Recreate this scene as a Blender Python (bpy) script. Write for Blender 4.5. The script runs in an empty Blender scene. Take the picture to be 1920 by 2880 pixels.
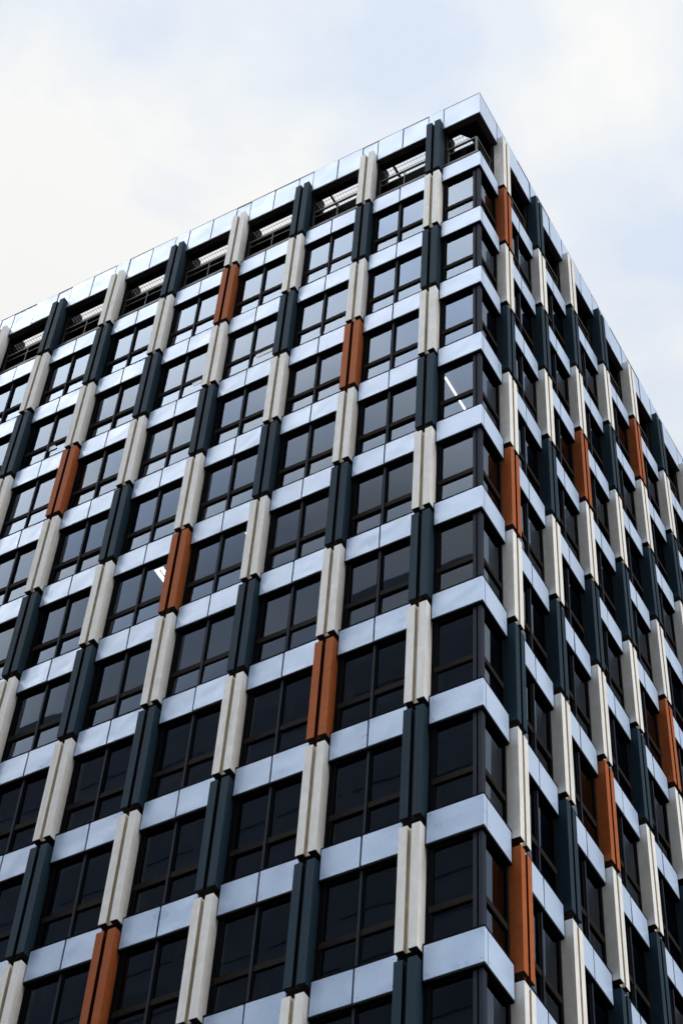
import bpy, math, random
from mathutils import Vector, Matrix
random.seed(7)
SC = bpy.context.scene
COL = SC.collection

# ------------------------------------------------------------------ dimensions
Z0 = 55.7            # height of the top spandrel band above the ground
H = 3.3              # storey height
PITCH = 2.3205       # bay width
HS = 0.80            # spandrel panel height
HALF = 0.893         # half width of a spandrel panel pair
PIL_L0, PIL_R0 = 1.494, 1.450     # first pilaster axis on each street face
END_L, END_R = 1.2225, 1.168      # corner spandrel length on each face
NL, NR = 11, 9                    # pilasters on each face
NROW = 17
GL = 0.13            # glass sits this far behind the spandrel face
LEN_L = PIL_L0 + PITCH * (NL - 1) + 0.3
LEN_R = PIL_R0 + PITCH * (NR - 1) + 0.3

# ------------------------------------------------------------------ camera
CAM_M = Matrix(((0.8725957, 0.4857569, 0.0511561),
                (-0.3596874, 0.7098991, -0.6055313),
                (-0.3304567, 0.5099838, 0.7941756)))      # right, down, forward
CAM_C = Vector((12.3854793, -24.9162546, -54.1047351 + Z0))
F_PX = 5717.12
cam = bpy.data.cameras.new('camera')
cam.sensor_fit = 'VERTICAL'; cam.sensor_height = 24.0; cam.lens = F_PX / 2880 * 24.0
cam.clip_start = 0.1; cam.clip_end = 5000
co = bpy.data.objects.new('camera', cam); COL.objects.link(co)
r_, d_, f_ = CAM_M[0], CAM_M[1], CAM_M[2]
co.matrix_world = Matrix(((r_[0], -d_[0], -f_[0], CAM_C[0]), (r_[1], -d_[1], -f_[1], CAM_C[1]),
                          (r_[2], -d_[2], -f_[2], CAM_C[2]), (0, 0, 0, 1)))
SC.camera = co

def project(p):
    v = CAM_M @ (Vector(p) - CAM_C)
    return F_PX * v[0] / v[2] + 960, F_PX * v[1] / v[2] + 1440

# ------------------------------------------------------------------ materials
def new_mat(name):
    m = bpy.data.materials.new(name); m.use_nodes = True
    nt = m.node_tree; nt.nodes.clear()
    out = nt.nodes.new('ShaderNodeOutputMaterial')
    return m, nt, out

def N(nt, t, **kw):
    n = nt.nodes.new(t)
    for k, v in kw.items(): setattr(n, k, v)
    return n

def mixc(nt, fac, a, b, blend='MIX'):
    n = nt.nodes.new('ShaderNodeMix'); n.data_type = 'RGBA'; n.blend_type = blend
    for s, v in ((n.inputs[0], fac), (n.inputs[6], a), (n.inputs[7], b)):
        if isinstance(v, bpy.types.NodeSocket): nt.links.new(v, s)
        elif isinstance(v, tuple): s.default_value = (*v, 1)[:4]
        else: s.default_value = v
    return n.outputs[2]

def maprange(nt, v, a, b, c, d):
    n = nt.nodes.new('ShaderNodeMapRange'); nt.links.new(v, n.inputs[0])
    for i, x in enumerate((a, b, c, d)): n.inputs[i + 1].default_value = x
    return n.outputs[0]

def surface(name, base, rough, metallic=0.0, var=0.06, scale=3.0, stain=None, stain_amt=0.0, streak=6.0,
            bump=0.0, bump_scale=60.0, spec=0.5, obj_var=0.0, coat=0.0):
    """Painted / mineral surface with cloudy tone variation, vertical streaks and a fine grain."""
    m, nt, out = new_mat(name)
    b = N(nt, 'ShaderNodeBsdfPrincipled'); nt.links.new(b.outputs[0], out.inputs[0])
    geo = N(nt, 'ShaderNodeNewGeometry'); info = N(nt, 'ShaderNodeObjectInfo')
    pos = geo.outputs['Position']
    n1 = N(nt, 'ShaderNodeTexNoise'); n1.inputs['Scale'].default_value = scale; n1.inputs['Detail'].default_value = 6
    nt.links.new(pos, n1.inputs['Vector'])
    lo = tuple(c * (1 - var) for c in base); hi = tuple(min(1, c * (1 + var)) for c in base)
    col = mixc(nt, maprange(nt, n1.outputs[0], .3, .7, 0, 1), lo, hi)
    if stain:
        mp = N(nt, 'ShaderNodeMapping'); mp.inputs['Scale'].default_value = (streak, streak, streak * .12)
        nt.links.new(pos, mp.inputs[0])
        n2 = N(nt, 'ShaderNodeTexNoise'); n2.inputs['Scale'].default_value = 1.0; n2.inputs['Detail'].default_value = 5
        nt.links.new(mp.outputs[0], n2.inputs['Vector'])
        col = mixc(nt, maprange(nt, n2.outputs[0], .5, .78, 0, stain_amt), col, stain)
    if obj_var:
        col = mixc(nt, 1.0, col, mixc(nt, info.outputs['Random'], (1 - obj_var,) * 3, (1 + obj_var,) * 3), 'MULTIPLY')
    nt.links.new(col, b.inputs['Base Color'])
    b.inputs['Metallic'].default_value = metallic
    b.inputs['Specular IOR Level'].default_value = spec
    rn = maprange(nt, n1.outputs[0], .3, .7, max(0, rough - .05), min(1, rough + .05))
    nt.links.new(rn, b.inputs['Roughness'])
    if coat: b.inputs['Coat Weight'].default_value = coat; b.inputs['Coat Roughness'].default_value = .1
    if bump:
        n3 = N(nt, 'ShaderNodeTexNoise'); n3.inputs['Scale'].default_value = bump_scale; n3.inputs['Detail'].default_value = 4
        nt.links.new(pos, n3.inputs['Vector'])
        bp = N(nt, 'ShaderNodeBump'); bp.inputs['Strength'].default_value = bump; bp.inputs['Distance'].default_value = .02
        nt.links.new(n3.outputs[0], bp.inputs['Height']); nt.links.new(bp.outputs[0], b.inputs['Normal'])
    return m

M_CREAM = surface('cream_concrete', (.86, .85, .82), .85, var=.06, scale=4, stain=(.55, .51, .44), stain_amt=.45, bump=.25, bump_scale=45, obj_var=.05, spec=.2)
M_END = surface('shaded_end', (.022, .018, .013), .9, var=.3, scale=9, spec=.05)  # near-black for pilaster undersides, shade put into the colour
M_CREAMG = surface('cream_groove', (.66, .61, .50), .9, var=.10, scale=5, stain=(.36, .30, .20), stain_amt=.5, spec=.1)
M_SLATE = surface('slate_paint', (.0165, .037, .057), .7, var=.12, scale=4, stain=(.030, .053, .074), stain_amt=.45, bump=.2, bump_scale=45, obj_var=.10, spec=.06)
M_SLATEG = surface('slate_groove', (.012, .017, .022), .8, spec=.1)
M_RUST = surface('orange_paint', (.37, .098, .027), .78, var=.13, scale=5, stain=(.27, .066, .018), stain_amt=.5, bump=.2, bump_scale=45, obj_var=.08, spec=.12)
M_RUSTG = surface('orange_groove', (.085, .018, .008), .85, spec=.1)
M_FRAME = surface('dark_frame', (.006, .0065, .008), .8, var=.1, spec=.02)
M_MULL = surface('mullion_metal', (.026, .031, .045), .7, var=.12, spec=.05)
M_TRANS = surface('transom_metal', (.020, .0165, .0145), .75, var=.15, scale=8, spec=.03)
M_TRAY = surface('black_tray', (.004, .004, .0045), .7, spec=.08)
M_FLASH = surface('grey_flashing', (.035, .038, .040), .55, metallic=.2, var=.15)
M_RAIL = surface('rail_metal', (.030, .027, .027), .6, metallic=.1, var=.1)
M_GRATE = surface('grating_steel', (.12, .12, .14), .6, metallic=.3)
M_SOFF = surface('brown_soffit', (.03, .021, .018), .6, var=.2, scale=6)
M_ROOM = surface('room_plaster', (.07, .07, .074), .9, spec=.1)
M_DARK = surface('dark_wall', (.008, .008, .009), .9, spec=.05)
M_RIVET = surface('rivet_steel', (.10, .11, .13), .5)
M_PAPER = surface('white_paper', (.80, .82, .86), .55, var=.03)
M_INK = surface('grey_print', (.35, .37, .40), .7)

def panel_mat():
    """Silver-white composite panel: satin reflections, faint oil-canning, each sheet slightly different."""
    m, nt, out = new_mat('silver_panel')
    b = N(nt, 'ShaderNodeBsdfPrincipled'); nt.links.new(b.outputs[0], out.inputs[0])
    geo = N(nt, 'ShaderNodeNewGeometry'); info = N(nt, 'ShaderNodeObjectInfo'); pos = geo.outputs['Position']
    n1 = N(nt, 'ShaderNodeTexNoise'); n1.inputs['Scale'].default_value = 1.3; n1.inputs['Detail'].default_value = 3
    nt.links.new(pos, n1.inputs['Vector'])
    col = mixc(nt, maprange(nt, n1.outputs[0], .3, .7, 0, 1), (.435, .565, .775), (.495, .625, .83))
    col = mixc(nt, 1.0, col, mixc(nt, info.outputs['Random'], (.90, .915, .93), (1.05,) * 3), 'MULTIPLY')
    nd = N(nt, 'ShaderNodeTexNoise'); nd.inputs['Scale'].default_value = 14; nd.inputs['Detail'].default_value = 6
    nt.links.new(pos, nd.inputs['Vector'])
    col = mixc(nt, maprange(nt, nd.outputs[0], .45, .85, 0, .30), col, (.33, .37, .43))
    nt.links.new(col, b.inputs['Base Color'])
    b.inputs['Metallic'].default_value = .06; b.inputs['Specular IOR Level'].default_value = .45
    nt.links.new(maprange(nt, n1.outputs[0], .3, .7, .26, .40), b.inputs['Roughness'])
    n2 = N(nt, 'ShaderNodeTexNoise'); n2.inputs['Scale'].default_value = 1.7; n2.inputs['Detail'].default_value = 1
    nt.links.new(pos, n2.inputs['Vector'])
    bp = N(nt, 'ShaderNodeBump'); bp.inputs['Strength'].default_value = .35; bp.inputs['Distance'].default_value = .05
    nt.links.new(n2.outputs[0], bp.inputs['Height']); nt.links.new(bp.outputs[0], b.inputs['Normal'])
    return m
M_PANEL = panel_mat()

def glass_mat():
    """Solar-control glazing: strong coated reflection over a deeply tinted see-through body."""
    m, nt, out = new_mat('tinted_glass')
    tr = N(nt, 'ShaderNodeBsdfTransparent'); tr.inputs[0].default_value = (.20, .22, .25, 1)
    gl = N(nt, 'ShaderNodeBsdfGlossy'); gl.inputs['Roughness'].default_value = .012
    gl.inputs[0].default_value = (.62, .73, .90, 1)
    fr = N(nt, 'ShaderNodeFresnel'); fr.inputs[0].default_value = 1.46
    geo = N(nt, 'ShaderNodeNewGeometry')
    n2 = N(nt, 'ShaderNodeTexNoise'); n2.inputs['Scale'].default_value = .9; n2.inputs['Detail'].default_value = 1
    nt.links.new(geo.outputs['Position'], n2.inputs['Vector'])
    bp = N(nt, 'ShaderNodeBump'); bp.inputs['Strength'].default_value = .05; bp.inputs['Distance'].default_value = .02
    nt.links.new(n2.outputs[0], bp.inputs['Height']); nt.links.new(bp.outputs[0], gl.inputs['Normal'])
    mx = N(nt, 'ShaderNodeMixShader'); nt.links.new(fr.outputs[0], mx.inputs[0])
    nt.links.new(tr.outputs[0], mx.inputs[1]); nt.links.new(gl.outputs[0], mx.inputs[2])
    nt.links.new(mx.outputs[0], out.inputs[0])
    return m
M_GLASS = glass_mat()

def lamp_mat(name, col, s):
    m, nt, out = new_mat(name)
    e = N(nt, 'ShaderNodeEmission'); e.inputs[0].default_value = (*col, 1); e.inputs[1].default_value = s
    nt.links.new(e.outputs[0], out.inputs[0])
    return m
M_TUBE = lamp_mat('lit_tube', (1.0, .92, .74), 3.6)
M_ASPH = surface('asphalt', (.035, .035, .037), .9, var=.2, scale=2, bump=.3, bump_scale=80)
M_PAVE = surface('paving_stone', (.06, .058, .055), .85, var=.15, scale=1.5, stain=(.06, .058, .055), stain_amt=.3)
M_TOWER = surface('tower_cladding', (.52, .58, .70), .6, var=.15, scale=.5)
M_TWIN = surface('tower_window', (.42, .47, .57), .5, var=.2, scale=.3)

# ------------------------------------------------------------------ mesh builder
class MB:
    def __init__(s): s.v = []; s.f = []; s.m = []; s.mats = []
    def mi(s, m):
        if m not in s.mats: s.mats.append(m)
        return s.mats.index(m)
    def quad(s, pts, m):
        n = len(s.v); s.v += [tuple(p) for p in pts]; s.f.append(tuple(range(n, n + len(pts)))); s.m.append(s.mi(m))
    def box(s, x0, x1, y0, y1, z0, z1, m, bev=0.0):
        if bev: return s.prism([(x0, y0), (x1, y0), (x1, y1), (x0, y1)], z0, z1, m, bev)
        n = len(s.v)
        s.v += [(x0, y0, z0), (x1, y0, z0), (x1, y1, z0), (x0, y1, z0), (x0, y0, z1), (x1, y0, z1), (x1, y1, z1), (x0, y1, z1)]
        for f in ((3, 2, 1, 0), (4, 5, 6, 7), (0, 1, 5, 4), (1, 2, 6, 5), (2, 3, 7, 6), (3, 0, 4, 7)):
            s.f.append(tuple(n + i for i in f)); s.m.append(s.mi(m))
    def prism(s, poly, z0, z1, m, bev=0.0, side=None):
        """Extruded outline (counter-clockwise); bev insets the two end rings a little."""
        k = len(poly)
        def inset(d):
            out = []
            for i in range(k):
                p0, p1, p2 = Vector(poly[i - 1]), Vector(poly[i]), Vector(poly[(i + 1) % k])
                a = (p1 - p0).normalized(); b = (p2 - p1).normalized()
                na, nb = Vector((-a.y, a.x)), Vector((-b.y, b.x))
                q = p1 + (na + nb) * (d / max(.3, 1 + na.dot(nb)))
                out.append((q.x, q.y))
            return out
        rings = [(poly, z0), (poly, z1)] if not bev else [(inset(bev), z0), (poly, z0 + bev), (poly, z1 - bev), (inset(bev), z1)]
        n = len(s.v)
        for pl, z in rings: s.v += [(p[0], p[1], z) for p in pl]
        for r in range(len(rings) - 1):
            for i in range(k):
                j = (i + 1) % k
                s.f.append((n + r * k + i, n + r * k + j, n + (r + 1) * k + j, n + (r + 1) * k + i))
                s.m.append(s.mi(side[i] if side else m))
        s.f.append(tuple(n + i for i in reversed(range(k)))); s.m.append(s.mi(m))
        e = n + (len(rings) - 1) * k
        s.f.append(tuple(e + i for i in range(k))); s.m.append(s.mi(m))
    def add(s, o, mat):
        n = len(s.v); s.v += [tuple(mat @ Vector(p)) for p in o.v]
        for f, m in zip(o.f, o.m): s.f.append(tuple(n + i for i in f)); s.m.append(s.mi(o.mats[m]))
    def mesh(s, name):
        me = bpy.data.meshes.new(name); me.from_pydata(s.v, [], s.f)
        for m in s.mats: me.materials.append(m)
        me.polygons.foreach_set('material_index', s.m); me.update()
        return me

def link(name, me, parent=None, mat=None):
    o = bpy.data.objects.new(name, me); COL.objects.link(o)
    if parent: o.parent = parent
    if mat is not None: o.matrix_local = mat
    return o

def empty(name, loc=(0, 0, 0)):
    o = bpy.data.objects.new(name, None); COL.objects.link(o); o.location = loc; o.empty_display_size = .3
    return o

def thing(o, label, cat, group=None):
    o['label'] = label; o['category'] = cat
    if group: o['group'] = group

def face_mat(face, u, z, tilt=0.0):
    """Local frame of a face: X along the wall (away from it mirrored), Y outwards, Z up."""
    a = math.pi if face == 'L' else -math.pi / 2
    loc = Vector((-u, 0, z + Z0)) if face == 'L' else Vector((0, u, z + Z0))
    return Matrix.Translation(loc) @ Matrix.Rotation(a, 4, 'Z') @ Matrix.Rotation(tilt, 4, 'X')

# ------------------------------------------------------------------ repeated elements, local coordinates
PW, GW, PD = 0.235, 0.048, 0.18
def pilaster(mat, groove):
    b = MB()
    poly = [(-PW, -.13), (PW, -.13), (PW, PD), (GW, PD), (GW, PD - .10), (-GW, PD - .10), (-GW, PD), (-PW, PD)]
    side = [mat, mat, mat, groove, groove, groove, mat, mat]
    b.prism(poly, 0, 3.085, mat, .006, side); b.m[-2] = b.mi(M_END)      # underside shade painted into the colour of the foot cap
    return b
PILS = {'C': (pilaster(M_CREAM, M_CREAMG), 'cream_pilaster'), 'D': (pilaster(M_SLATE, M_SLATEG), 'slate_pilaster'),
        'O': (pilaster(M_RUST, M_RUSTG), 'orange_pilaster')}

def rivets(b, x0, x1, z0, z1, y):
    for x in (x0 + .075, x1 - .075):
        for z in (z0 + .10, z1 - .10):
            pts = [(x + .011 * math.cos(a), y + .002, z + .011 * math.sin(a)) for a in [k * math.pi / 3 for k in range(6)]]
            b.quad(pts[::-1], M_RIVET)

def panel(x0, x1, z0, z1, y=0.0, riv=True):
    b = MB(); b.box(x0, x1, y - .03, y, z0, z1, M_PANEL, .004)
    if riv: rivets(b, x0, x1, z0, z1, y)
    return b
B_TRAY = MB()
B_TRAY.box(-.915, .915, -.27, -.032, -.86, .0, M_TRAY)
B_TRAY.box(-.915, .915, -.25, .004, .002, .045, M_FRAME)
B_TRAY.box(-.915, .915, -.031, -.006, -.845, -.803, M_TRAY)
PANELS = [panel(-HALF, -.020, -HS, 0), panel(.020, HALF, -HS, 0)]

def win_frame():
    b = MB()
    for s in (-1, 1):
        x = sorted((s * .927, s * .85)); b.box(x[0], x[1], -.17, -.095, -3.30, -.862, M_FRAME)
        x = sorted((s * .849, s * .835)); b.box(x[0], x[1], -.16, -.112, -3.20, -.90, M_FRAME)
    b.box(.770, .8345, -.16, -.104, -3.20, -.897, M_FRAME)      # opening sash
    b.box(-.849, .849, -.17, -.095, -.895, -.862, M_FRAME)
    b.box(-.849, .849, -.17, -.095, -3.30, -3.20, M_FRAME)
    return b
def mullion():
    b = MB(); b.box(-.0275, .0275, -.16, -.062, -3.30, -.864, M_MULL, .004)
    b.box(-.075, .075, -.161, -.112, -3.30, -.897, M_FRAME); return b
def transom():
    b = MB()
    for s in (-1, 1):
        x = sorted((s * .848, s * .0285)); b.box(x[0], x[1], -.16, -.085, -2.49, -2.335, M_TRANS, .004)
        b.box(x[0], x[1], -.155, -.095, -2.333, -2.318, M_FRAME)
    return b
def glass():
    b = MB()
    for x0, x1 in ((-.85, -.02), (.02, .85)):
        b.quad([(x0, -GL, -2.42), (x0, -GL, -.90), (x1, -GL, -.90), (x1, -GL, -2.42)], M_GLASS)
        b.quad([(x0, -GL + .013, -3.26), (x0, -GL - .004, -2.43), (x1, -GL - .004, -2.43), (x1, -GL + .013, -3.26)], M_GLASS)
    return b
B_WIN, B_MULL, B_TRANS, B_GLASS = win_frame(), mullion(), transom(), glass()

# ------------------------------------------------------------------ the building
bld = empty('office_building')
thing(bld, 'tall office block with chequered cream, slate and orange pilasters, silver spandrel panels and dark windows', 'building')

def pattern(s, start='C'):
    return s
PAT_L = ['DCDCDCDCDCD', 'CDCOCDCOCDC', 'DCDCDCDCDCD', 'COCDCOCDCOC', 'DCDCDCDCDCD', 'CDCOCDCDCDC', 'DCDCDCOCDCD', 'CDCDCDCDCOC']
PAT_R = ['COCDCOCDCOC', 'DCDCDCDCDCD', 'CDCOCDCOCDC', 'DCDCDCDCDCD', 'COCDCOCDCDC', 'DCDCDCDCOCD', 'CDCDCDCDCDC']
def colour(face, j, s):
    P = PAT_L if face == 'L' else PAT_R
    p = P[j] if j < len(P) else ('DCDCDCDCDCD' if (j + (face == 'R')) % 2 == 0 else 'CDCDCOCDCDC')
    return p[s] if s < len(p) else ('CD'[(len(p) - s + (p[-1] == 'C')) % 2])

def frame_area(face, u, z0, z1, w):
    """Visible area of an upright rectangle in the photograph, in pixels."""
    n = 0; tot = 6 * 6; P = []
    for i in range(6):
        for k in range(6):
            uu = u - w + 2 * w * i / 5; z = z0 + (z1 - z0) * k / 5 + Z0
            x, y = project((-uu, 0, z) if face == 'L' else (0, uu, z))
            P.append((x, y)); n += (-10 < x < 1930 and -10 < y < 2890)
    a, b_, c = P[0], P[30], P[5]
    ar = abs((b_[0] - a[0]) * (c[1] - a[1]) - (b_[1] - a[1]) * (c[0] - a[0]))
    return ar * n / tot

def bays(face):
    base = (PIL_L0 if face == 'L' else PIL_R0)
    return [base + PITCH * (j + .5) for j in range((NL if face == 'L' else NR) - 1)]
def pils(face):
    return [(PIL_L0 if face == 'L' else PIL_R0) + PITCH * j for j in range(NL if face == 'L' else NR)]

cells = [(fc, u, r) for fc in 'LR' for u in bays(fc) for r in range(1, NROW)]
def rowz(r): return -(r - 1) * H
win_rank = sorted(cells, key=lambda c: -frame_area(c[0], c[1], rowz(c[2]) - H, rowz(c[2]) - HS, .9))[:100]
win_rank = set(c for c in win_rank if frame_area(c[0], c[1], rowz(c[2]) - H, rowz(c[2]) - HS, .9) > 0)
scells = [(fc, u, r) for fc in 'LR' for u in bays(fc) for r in range(1, NROW + 1)]
span_rank = sorted(scells, key=lambda c: -frame_area(c[0], c[1], rowz(c[2]) - HS, rowz(c[2]), .9))[:100]
span_rank = set(c for c in span_rank if frame_area(c[0], c[1], rowz(c[2]) - HS, rowz(c[2]), .9) > 0)

me_win, me_mull, me_trans, me_glass = B_WIN.mesh('window'), B_MULL.mesh('mullion'), B_TRANS.mesh('transom'), B_GLASS.mesh('glass')
me_tray = B_TRAY.mesh('spandrel'); me_panels = [p.mesh('spandrel_panel') for p in PANELS]
rest_w, rest_s = MB(), MB()
I4 = Matrix.Identity(4)
for c in cells:
    M = face_mat(c[0], c[1], rowz(c[2]))
    if c in win_rank:
        w = link('window', me_win, bld, M)
        link('glass', me_glass, w, Matrix.Rotation(random.uniform(-.006, .006), 4, 'X') @ Matrix.Rotation(random.uniform(-.004, .004), 4, 'Z'))
        link('mullion', me_mull, w, I4); link('transom', me_trans, w, I4)
    else:
        for b in (B_WIN, B_GLASS, B_MULL, B_TRANS): rest_w.add(b, M)
for c in scells:
    M = face_mat(c[0], c[1], rowz(c[2]))
    if c in span_rank:
        t = link('spandrel', me_tray, bld, M)
        for me in me_panels:
            link('spandrel_panel', me, t, Matrix.Translation((random.uniform(-.002, .002), random.uniform(-.003, .003), random.uniform(-.002, .002))) @ Matrix.Rotation(random.uniform(-.010, .010), 4, 'X') @ Matrix.Rotation(random.uniform(-.006, .006), 4, 'Z'))
    else:
        for b in (B_TRAY, *PANELS): rest_s.add(b, M)
o = link('window', rest_w.mesh('window_rest'), bld, I4); o['kind'] = 'stuff'
o = link('spandrel', rest_s.mesh('spandrel_rest'), bld, I4); o['kind'] = 'stuff'

# pilasters: one object per storey-high segment, coloured as in the photograph
me_p = {k: (b.mesh(n), n) for k, (b, n) in PILS.items()}
rest_p = {k: MB() for k in PILS}
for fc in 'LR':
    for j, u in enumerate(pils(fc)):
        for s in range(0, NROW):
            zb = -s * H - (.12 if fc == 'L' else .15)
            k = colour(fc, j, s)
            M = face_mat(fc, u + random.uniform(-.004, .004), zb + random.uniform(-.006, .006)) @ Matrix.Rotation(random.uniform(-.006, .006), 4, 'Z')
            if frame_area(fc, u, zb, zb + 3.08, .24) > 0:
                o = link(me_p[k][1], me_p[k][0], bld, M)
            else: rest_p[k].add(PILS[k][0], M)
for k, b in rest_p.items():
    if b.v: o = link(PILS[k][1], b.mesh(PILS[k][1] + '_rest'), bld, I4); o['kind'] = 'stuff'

# dark strips behind the pilaster joints
for fc in 'LR':
    b = MB()
    for u in pils(fc):
        c = MB(); c.box(-.30, .30, -.27, -.172, -53.0, 2.55, M_TRAY); c.box(-.23, .23, -.171, -.05, -53.0, 2.5, M_TRAY)
        b.add(c, face_mat(fc, u, 0))
    link('pilaster_backing', b.mesh('pilaster_backing'), bld, I4)

# corner bay: spandrels and windows that wrap the corner (world axes)
def corner_spandrel(z, riv=True):
    b = MB()
    eL, eR = END_L + .02, END_R + .02
    b.prism([(-eL, .032), (-.032, .032), (-.032, eR), (-.27, eR), (-.27, .27), (-eL, .27)], z - .86, z, M_TRAY)
    b.prism([(-eL, -.004), (.004, -.004), (.004, eR), (-.25, eR), (-.25, .25), (-eL, .25)], z + .002, z + .045, M_FRAME)
    b.prism([(-eL, .006), (-.006, .006), (-.006, eR), (-.031, eR), (-.031, .031), (-eL, .031)], z - .845, z - .803, M_TRAY)
    p1 = MB(); p1.prism([(-END_L, 0), (0, 0), (0, .115), (-.03, .115), (-.03, .03), (-END_L, .03)], z - HS, z, M_PANEL, .004)
    p2 = MB(); p2.prism([(0, .135), (0, END_R), (-.03, END_R), (-.03, .135)], z - HS, z, M_PANEL, .004)
    for x in (-END_L + .075, -.075):
        for zz in (z - HS + .1, z - .1):
            p1.quad([(x + .011 * math.cos(a), -.002, zz + .011 * math.sin(a)) for a in [k * math.pi / 3 for k in range(6)]], M_RIVET)
    for y in (.21, END_R - .075):
        for zz in (z - HS + .1, z - .1):
            p2.quad([(.002, y + .011 * math.cos(a), zz + .011 * math.sin(a)) for a in [k * math.pi / 3 for k in range(6)]], M_RIVET)
    return b, p1, p2
def corner_window(z):
    zt, zb = z - .862, z - 3.30
    eL, eR = PIL_L0 - .233, PIL_R0 - .233
    fr, post, tr, gl = MB(), MB(), MB(), MB()
    jl, jr = eL - .077, eR - .077
    for j0, j1, z0, z1 in ((1, 0, zt - .033, zt), (1, 0, zb, zb + .1)):
        fr.box(-jl + .001, -.272, .095, .17, z0, z1, M_FRAME); fr.box(-.17, -.095, .222, jr - .001, z0, z1, M_FRAME)
    fr.box(-eL, -jl, .095, .17, zb, zt, M_FRAME); fr.box(-.17, -.095, jr, eR, zb, zt, M_FRAME)
    fr.box(-jl + .001, -jl + .075, .104, .16, zb + .101, zt - .034, M_FRAME)
    # corner post: two fins with a groove between them
    post.box(-.270, -.190, .075, .16, zb, zt - .002, M_MULL, .004)
    post.box(-.150, -.070, .070, .145, zb, zt - .002, M_MULL, .004)
    post.box(-.160, -.070, .147, .220, zb, zt - .002, M_MULL, .004)
    post.box(-.188, -.152, .105, .16, zb + .01, zt - .012, M_FRAME)
    tr.box(-jl + .002, -.272, .085, .16, z - 2.49, z - 2.335, M_TRANS, .004)
    tr.box(-.16, -.085, .222, jr - .002, z - 2.49, z - 2.335, M_TRANS, .004)
    tr.box(-jl + .002, -.272, .095, .155, z - 2.333, z - 2.318, M_FRAME); tr.box(-.155, -.095, .222, jr - .002, z - 2.333, z - 2.318, M_FRAME)
    for za, zc, d in ((zb + .04, z - 2.43, .013), (z - 2.42, z - .88, 0.0)):
        gl.quad([(-jl, GL - d, za), (-.26, GL - d, za), (-.26, GL, zc), (-jl, GL, zc)], M_GLASS)
        gl.quad([(-GL + d, .20, za), (-GL + d, jr, za), (-GL, jr, zc), (-GL, .20, zc)], M_GLASS)
    return fr, post, tr, gl
b0, p1, p2 = corner_spandrel(0); m0, m1, m2 = b0.mesh('corner_spandrel'), p1.mesh('spandrel_panel'), p2.mesh('spandrel_panel')
cw = [x.mesh('corner_window') for x in corner_window(0)]
for r in range(1, NROW + 1):
    T = Matrix.Translation((0, 0, rowz(r) + Z0))
    s = link('corner_spandrel', m0, bld, T)
    for me in (m1, m2):
        link('spandrel_panel', me, s, Matrix.Translation((random.uniform(-.001, .001), random.uniform(-.001, .001), random.uniform(-.002, .002))))
    if r < NROW:
        w = link('corner_window', cw[0], bld, T)
        link('glass', cw[3], w, Matrix.Translation((-.3, .3, -2)) @ Matrix.Rotation(random.uniform(-.004, .004), 4, 'X') @ Matrix.Rotation(random.uniform(-.004, .004), 4, 'Y') @ Matrix.Translation((.3, -.3, 2)))
        link('corner_post', cw[1], w, I4); link('transom', cw[2], w, I4)

# ------------------------------------------------------------------ roof storey: parapet, open bays, railings, steel mesh
ZPT, ZPB = 3.864, 2.555
par = MB()
par.prism([(-LEN_L, .032), (-.032, .032), (-.032, LEN_R), (-.20, LEN_R), (-.20, .20), (-LEN_L, .20)], ZPB + .03 + Z0, ZPT - .012 + Z0, M_TRAY)
par.prism([(-LEN_L, -.006), (.006, -.006), (.006, LEN_R), (-.215, LEN_R), (-.215, .215), (-LEN_L, .215)], ZPT - .010 + Z0, ZPT + .012 + Z0, M_FLASH)
par.prism([(-LEN_L, .002), (-.002, .002), (-.002, LEN_R), (-.20, LEN_R), (-.20, .20), (-LEN_L, .20)], ZPB - .012 + Z0, ZPB + .028 + Z0, M_SOFF)
parapet = link('parapet', par.mesh('parapet'), bld, I4)
def par_panel(face, u0, u1):
    w = (u1 - u0) / 2
    b = panel(-w + .018, w - .018, ZPB + .03, ZPT - .012, 0, False)
    link('parapet_panel', b.mesh('parapet_panel'), parapet,
         face_mat(face, (u0 + u1) / 2, 0) @ Matrix.Translation((0, random.uniform(-.003, .003), 0)) @ Matrix.Rotation(random.uniform(-.004, .004), 4, 'X') @ Matrix.Rotation(random.uniform(-.005, .005), 4, 'Z'))
for fc, E_ in (('L', END_L), ('R', END_R)):
    for u in pils(fc): par_panel(fc, u - .268, u + .268)
    for u in bays(fc): par_panel(fc, u - HALF, u); par_panel(fc, u, u + HALF)
cp = MB(); cp.prism([(-END_L + .005, 0), (0, 0), (0, .055), (-.03, .055), (-.03, .03), (-END_L + .005, .03)], ZPB + .03 + Z0, ZPT - .012 + Z0, M_PANEL, .004)
link('parapet_panel', cp.mesh('parapet_panel'), parapet, I4)
cp = MB(); cp.prism([(0, .060), (0, END_R - .01), (-.03, END_R - .01), (-.03, .060)], ZPB + .03 + Z0, ZPT - .012 + Z0, M_PANEL, .004)
link('parapet_panel', cp.mesh('parapet_panel'), parapet, I4)

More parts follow.
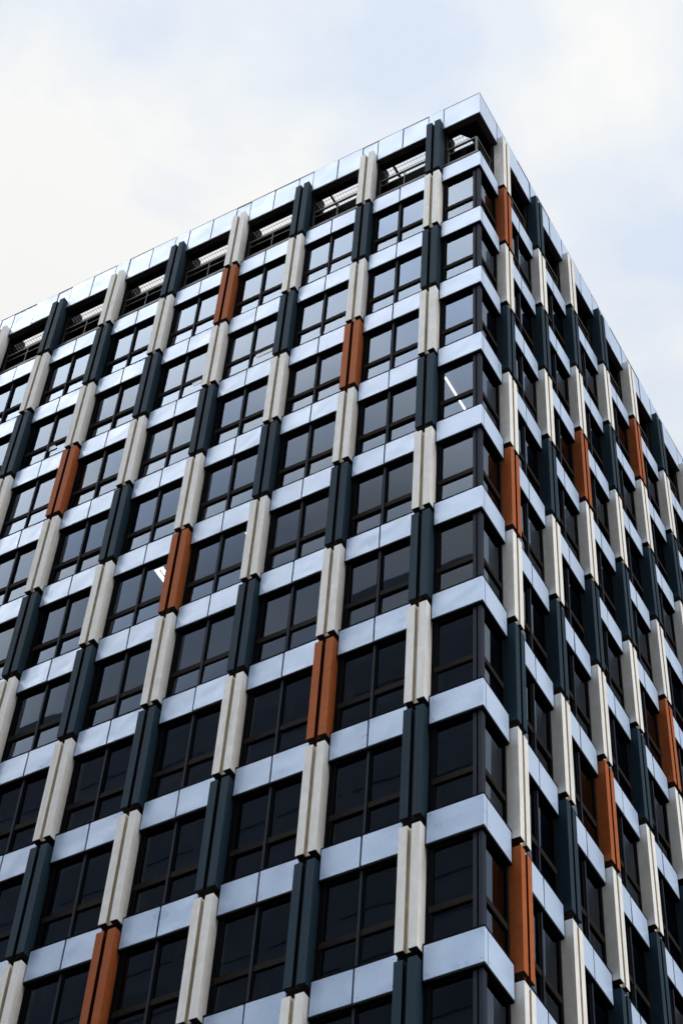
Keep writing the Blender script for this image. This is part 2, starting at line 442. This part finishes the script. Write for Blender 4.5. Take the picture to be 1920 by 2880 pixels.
# soffit ledge around the roof, inner roof, gusset at the corner
SL, SR, WIN_ = .43, .64, .93
ZS = ZPB + .02
sof = MB()
sof.prism([(-LEN_L, .201), (-.201, .201), (-.201, LEN_R), (-SR, LEN_R), (-SR, SL), (-LEN_L, SL)], ZS + Z0, ZS + .16 + Z0, M_DARK)
sof.prism([(-.86, SL + .001), (-SR - .001, SL + .001), (-SR - .001, .70)], ZS + Z0, ZS + .10 + Z0, M_DARK)
sof.box(-WIN_ + .001, -SR - .001, WIN_ + .001, 1.60, ZS + Z0, ZS + .10 + Z0, M_DARK)
link('roof_soffit', sof.mesh('roof_soffit'), bld, I4)
rf = MB(); rf.box(-LEN_L, -WIN_, WIN_, LEN_R, ZS + .02 + Z0, ZS + .18 + Z0, M_DARK)
rf.box(-LEN_L, -bays('L')[2] + 1.0, .735, WIN_ - .001, ZS + .021 + Z0, ZS + .14 + Z0, M_DARK)
rf.box(-LEN_L, -WIN_ - .001, WIN_ + .001, WIN_ + .15, .02 + Z0, ZS + .018 + Z0, M_DARK)
rf.box(-WIN_ - .15, -WIN_ - .001, WIN_ + .151, LEN_R, .02 + Z0, ZS + .018 + Z0, M_DARK)
link('plant_room_wall', rf.mesh('plant_room_wall'), bld, I4)
c = MB(); c.box(-.17, .17, -WIN_ + .02, -.205, ZS - .26, ZS - .002, M_DARK); c.box(-.17, .17, -WIN_ + .02, -SR - .02, ZS - .001, ZS + .75, M_DARK); c.box(-.26, .26, -.45, -.173, .43, ZS - .262, M_DARK)
me_beam = c.mesh('roof_beam')
for fc in 'LR':
    for u in pils(fc): link('roof_beam', me_beam, bld, face_mat(fc, u, 0))
c = MB(); c.box(-.028, .028, -WIN_ + .02, -SL, ZS - .03, ZS + .045, M_DARK); me_brace = c.mesh('roof_brace')
for u in (bays('L')[0] + .54, bays('L')[1] + .45): link('roof_brace', me_brace, bld, face_mat('L', u, 0))
gr = MB()
def bar(x0, x1, y0, y1): gr.box(x0, x1, y0, y1, ZS + .05 + Z0, ZS + .075 + Z0, M_GRATE)
x = -.66
while x > -LEN_L: bar(x - .005, x, SL + .002, WIN_ - .002); x -= .10
for y in (.53, .67): gr.box(-LEN_L, -.65, y, y + .010, ZS + .035 + Z0, ZS + .049 + Z0, M_GRATE)
y = 1.62
while y < LEN_R: bar(-WIN_ + .002, -SR - .002, y, y + .005); y += .10
for xx in (-.70, -.82): gr.box(xx, xx + .012, 1.61, LEN_R, ZS + .03 + Z0, ZS + .049 + Z0, M_GRATE)
link('roof_grating', gr.mesh('roof_grating'), bld, I4)

# upstand behind the top spandrels and railings in every open bay
up = MB()
up.prism([(-LEN_L, .12), (-.12, .12), (-.12, LEN_R), (-.26, LEN_R), (-.26, .26), (-LEN_L, .26)], .05 + Z0, .42 + Z0, M_FLASH)
link('roof_upstand', up.mesh('roof_upstand'), bld, I4)
RD0, RD1 = .19, .25
for fc in 'LR':
    for u in bays(fc):
        b = MB()
        b.box(-.90, .90, -RD1, -RD0, 1.41, 1.475, M_RAIL, .004); b.box(-.90, .90, -RD1 + .015, -RD0 - .015, 1.13, 1.155, M_RAIL); b.box(-.90, .90, -RD1 + .01, -RD0 - .01, .56, .60, M_RAIL)
        rl = link('railing', b.mesh('railing'), bld, face_mat(fc, u, 0))
        for x in (-.84, .0, .84):
            p = MB(); p.box(x - .013, x + .013, -RD1 + .012, -RD0 - .012, .421, 1.409, M_RAIL); link('railing_post', p.mesh('railing_post'), rl, I4)
b = MB()
RB = []
for z0, z1, i in ((1.41, 1.475, 0), (1.13, 1.155, .015), (.56, .60, .01)):
    b = MB(); b.prism([(-END_L - .03, RD0 + i), (-RD0 - i, RD0 + i), (-RD0 - i, END_R), (-RD1 + i, END_R), (-RD1 + i, RD1 - i), (-END_L - .03, RD1 - i)], z0, z1, M_RAIL); RB.append(b)
b = RB[0]
rl = link('railing', b.mesh('railing'), bld, Matrix.Translation((0, 0, Z0)))
for b in RB[1:]: link('rail_bar', b.mesh('rail_bar'), rl, I4)
for x, y in ((-.22, .22), (-1.15, .22), (-.22, 1.09)):
    p = MB(); q = .028 if x == -.22 and y == .22 else .013
    p.box(x - q, x + q, y - q, y + q, .421, 1.409, M_RAIL); link('railing_post', p.mesh('railing_post'), rl, I4)

# floors, rooms and the hidden back of the block
for r in range(1, NROW + 1):
    z = rowz(r) + Z0
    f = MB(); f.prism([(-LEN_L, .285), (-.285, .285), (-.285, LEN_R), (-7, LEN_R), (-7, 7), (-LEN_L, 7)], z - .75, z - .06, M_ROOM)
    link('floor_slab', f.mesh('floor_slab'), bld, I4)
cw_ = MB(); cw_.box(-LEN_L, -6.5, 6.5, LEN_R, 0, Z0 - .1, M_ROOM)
cw_.box(-LEN_L - .25, -LEN_L - .002, .05, LEN_R, 0, ZPT + Z0 - .3, M_DARK)
cw_.box(-LEN_L, -.05, LEN_R + .002, LEN_R + .25, 0, ZPT + Z0 - .3, M_DARK)
link('core_wall', cw_.mesh('core_wall'), bld, I4)
pl = MB(); pl.prism([(-LEN_L, -.02), (.02, -.02), (.02, LEN_R), (-.5, LEN_R), (-.5, .5), (-LEN_L, .5)], 0, Z0 - 53.67, M_FLASH)
link('plinth', pl.mesh('plinth'), bld, I4)

# ------------------------------------------------------------------ lamps and papers
t = empty('ceiling_light', (-1.22, .95, Z0 - 10.655)); thing(t, 'long lit tube lamp on the ceiling inside the corner window', 'ceiling light', 'lit lamps behind the glass')
b = MB(); b.box(-.022, .022, -.56, .62, -.04, -.002, M_TUBE, .004); link('tube', b.mesh('tube'), t)
b = MB(); b.box(-.05, .05, -.64, .64, -.001, .03, M_FLASH); link('housing', b.mesh('housing'), t)
t['label'] = 'single long lit tube lamp seen through the corner window'
t = empty('ceiling_light', (-9.36, .70, Z0 - 13.965)); thing(t, 'twin lit lamp with bright end cap seen through the window left of an orange pilaster', 'ceiling light', 'lit lamps behind the glass')
for x in (-.075, .075):
    b = MB(); b.box(x - .05, x + .05, -.30, .40, -.04, -.006, M_TUBE, .004); link('tube', b.mesh('tube'), t)
b = MB(); b.box(-.13, .13, -.40, -.325, -.03, -.006, M_TUBE, .004); link('lit_end', b.mesh('lit_end'), t)
b = MB(); b.box(-.15, .15, -.42, .45, -.005, .012, M_FLASH); link('housing', b.mesh('housing'), t)
t = empty('ceiling_light', (-6.75, .36, Z0 - 13.965)); thing(t, 'tiny round lit spot lamp peeping out beside a cream pilaster', 'ceiling light', 'lit lamps behind the glass')
b = MB(); b.prism([(.045 * math.cos(k * math.pi / 6), .045 * math.sin(k * math.pi / 6)) for k in range(12)], -.03, -.002, M_TUBE, .004); link('lens', b.mesh('lens'), t)
b = MB(); b.prism([(.06 * math.cos(k * math.pi / 6), .06 * math.sin(k * math.pi / 6)) for k in range(12)], -.001, .015, M_FLASH); link('housing', b.mesh('housing'), t)

def paper(pts, label, marks=()):
    """Sheet fixed on the outside of a lower pane; pts are (u, z) on the glass."""
    b = MB(); y0, y1 = GL - .016, GL - .022
    P = [(-u, y1, z + Z0) for u, z in pts]; Q = [(-u, y0, z + Z0) for u, z in pts]
    b.quad(P, M_PAPER); b.quad(Q[::-1], M_PAPER)
    for i in range(len(P)):
        j = (i + 1) % len(P); b.quad([P[j], P[i], Q[i], Q[j]], M_PAPER)
    for u, z, w, h in marks:
        b.quad([(-u - w, y1 - .0015, z - h + Z0), (-u + w, y1 - .0015, z - h + Z0), (-u + w, y1 - .0015, z + h + Z0), (-u - w, y1 - .0015, z + h + Z0)], M_INK)
    o = link('paper_sheet', b.mesh('paper_sheet'), None)
    thing(o, label, 'paper', 'papers on the lower window panes')
paper([(7.10, -5.985), (6.60, -5.98), (6.60, -5.60), (6.76, -5.64), (7.18, -5.745)], 'widest white paper in a lower window pane, with small grey marks', ((7.0, -5.765, .03, .02), (6.86, -5.73, .012, .015), (6.80, -5.69, .03, .012)))
paper([(14.30, -6.03), (13.93, -6.02), (14.05, -5.775), (14.24, -5.775)], 'blank white paper in a lower pane above an orange pilaster, slanting at its right edge')
paper([(9.215, -5.99), (8.95, -5.99), (8.95, -5.70), (9.29, -5.715)], 'small plain white paper half hidden by a cream pilaster')

# ------------------------------------------------------------------ ground and the block across the street
def sheet(name, x0, x1, y0, y1, z, m):
    b = MB(); b.quad([(x0, y0, z), (x1, y0, z), (x1, y1, z), (x0, y1, z)], m)
    o = link(name, b.mesh(name)); o['kind'] = 'structure'; return o
sheet('ground', -1500, 1500, -1500, 1500, -.02, M_ASPH)
b = MB(); b.box(-LEN_L - 4, 5, -5, LEN_R + 4, -.016, .12, M_PAVE, .01)
o = link('pavement', b.mesh('pavement')); o['kind'] = 'structure'

tw = empty('tower_block', (-44, -42, 0))
thing(tw, 'grey tower block across the street, faintly mirrored in the lower windows', 'tower')
b = MB(); b.box(-30, 28, -12, 8, 0, 85, M_TOWER); link('tower_body', b.mesh('tower_body'), tw)
b = MB()
for k in range(23):
    for i in range(14): b.box(-29.2 + i * 4.1, -29.2 + i * 4.1 + 3.5, 8.002, 8.06, 1.5 + k * 3.6, 1.5 + k * 3.6 + 2.3, M_TWIN)
link('window_grid', b.mesh('window_grid'), tw)

# ------------------------------------------------------------------ light
SKY_SEED = 7.87
SUN = Vector((.95, .0, .62)).normalized()
sd = bpy.data.lights.new('sun', 'SUN'); sd.energy = 0.92; sd.angle = math.radians(25); sd.color = (1.0, .99, .97)
so = bpy.data.objects.new('sun', sd); COL.objects.link(so); so.rotation_euler = SUN.to_track_quat('Z', 'Y').to_euler(); so.location = (30, -30, 120)
w = bpy.data.worlds.new('World'); SC.world = w; w.use_nodes = True
nt = w.node_tree; nt.nodes.clear()
out = N(nt, 'ShaderNodeOutputWorld'); bg = N(nt, 'ShaderNodeBackground'); nt.links.new(bg.outputs[0], out.inputs[0])
bg.inputs[1].default_value = .1
sky = N(nt, 'ShaderNodeTexSky', sky_type='NISHITA'); sky.sun_disc = False
sky.sun_elevation = math.asin(SUN.z); sky.sun_rotation = math.atan2(SUN.x, SUN.y)
tc = N(nt, 'ShaderNodeTexCoord'); sep = N(nt, 'ShaderNodeSeparateXYZ'); nt.links.new(tc.outputs['Generated'], sep.inputs[0])
def math_(op, a, b=None):
    n = N(nt, 'ShaderNodeMath', operation=op)
    for i, v in enumerate((a, b)):
        if v is None: continue
        if isinstance(v, bpy.types.NodeSocket): nt.links.new(v, n.inputs[i])
        else: n.inputs[i].default_value = v
    return n.outputs[0]
zc = math_('MAXIMUM', math_('ADD', sep.outputs[2], .12), .05)
cmb = N(nt, 'ShaderNodeCombineXYZ')
nt.links.new(math_('DIVIDE', sep.outputs[0], zc), cmb.inputs[0]); nt.links.new(math_('DIVIDE', sep.outputs[1], zc), cmb.inputs[1])
cmb.inputs[2].default_value = SKY_SEED
cn = N(nt, 'ShaderNodeTexNoise'); cn.inputs['Scale'].default_value = 6.5; cn.inputs['Detail'].default_value = 7; cn.inputs['Roughness'].default_value = .5; cn.inputs['Distortion'].default_value = .25
nt.links.new(cmb.outputs[0], cn.inputs['Vector'])
cloud = maprange(nt, cn.outputs[0], .38, .57, 0, 1)
thick = mixc(nt, cloud, (2.80, 3.10, 3.58), (3.76, 3.75, 3.64))
col = mixc(nt, .06, thick, sky.outputs[0])
# an overcast dome is brighter overhead than near the horizon
dome = maprange(nt, sep.outputs[2], 0.0, .9, .42, 1.0)
# added bright lobe in the unseen sky behind the camera, lights the left face
dt = N(nt, 'ShaderNodeVectorMath', operation='DOT_PRODUCT'); nt.links.new(tc.outputs['Generated'], dt.inputs[0])
dt.inputs[1].default_value = Vector((-.36, -.60, .71)).normalized()
lobe = math_('ADD', 1.0, math_('MULTIPLY', math_('POWER', maprange(nt, dt.outputs['Value'], .64, 1.0, 0.0, 1.0), 1.2), math_('MULTIPLY', maprange(nt, sep.outputs[0], -.22, .12, 11.0, 0.0), maprange(nt, sep.outputs[2], .84, .93, 1.0, .22))))
dome = math_('MULTIPLY', math_('MULTIPLY', dome, lobe), math_('SUBTRACT', 1.0, math_('MULTIPLY', maprange(nt, sep.outputs[0], -.10, .40, 0.0, .75), maprange(nt, sep.outputs[1], -.10, .45, 1.0, 0.0))))  # unseen right-hand sky dimmed so the right face's pilaster sides fall darker
# added dark patch in the unseen sky behind the camera, dims the window reflections
dk = N(nt, 'ShaderNodeVectorMath', operation='DOT_PRODUCT'); nt.links.new(tc.outputs['Generated'], dk.inputs[0])
dk.inputs[1].default_value = Vector((-.36, -.64, .68)).normalized()
dome = math_('MULTIPLY', dome, maprange(nt, dk.outputs['Value'], .946, .986, 1.0, .14))
dn = N(nt, 'ShaderNodeMix'); dn.data_type = 'RGBA'; dn.blend_type = 'MULTIPLY'; dn.inputs[0].default_value = 1.0
nt.links.new(col, dn.inputs[6]); nt.links.new(dome, dn.inputs[7])
nt.links.new(dn.outputs[2], bg.inputs[0])

SC.view_settings.view_transform = 'Standard'; SC.view_settings.look = 'None'
SC.view_settings.exposure = 1.42; SC.view_settings.gamma = 1.0
SC.cycles.max_bounces = 8; SC.cycles.transparent_max_bounces = 8
SC.cycles.use_denoising = True
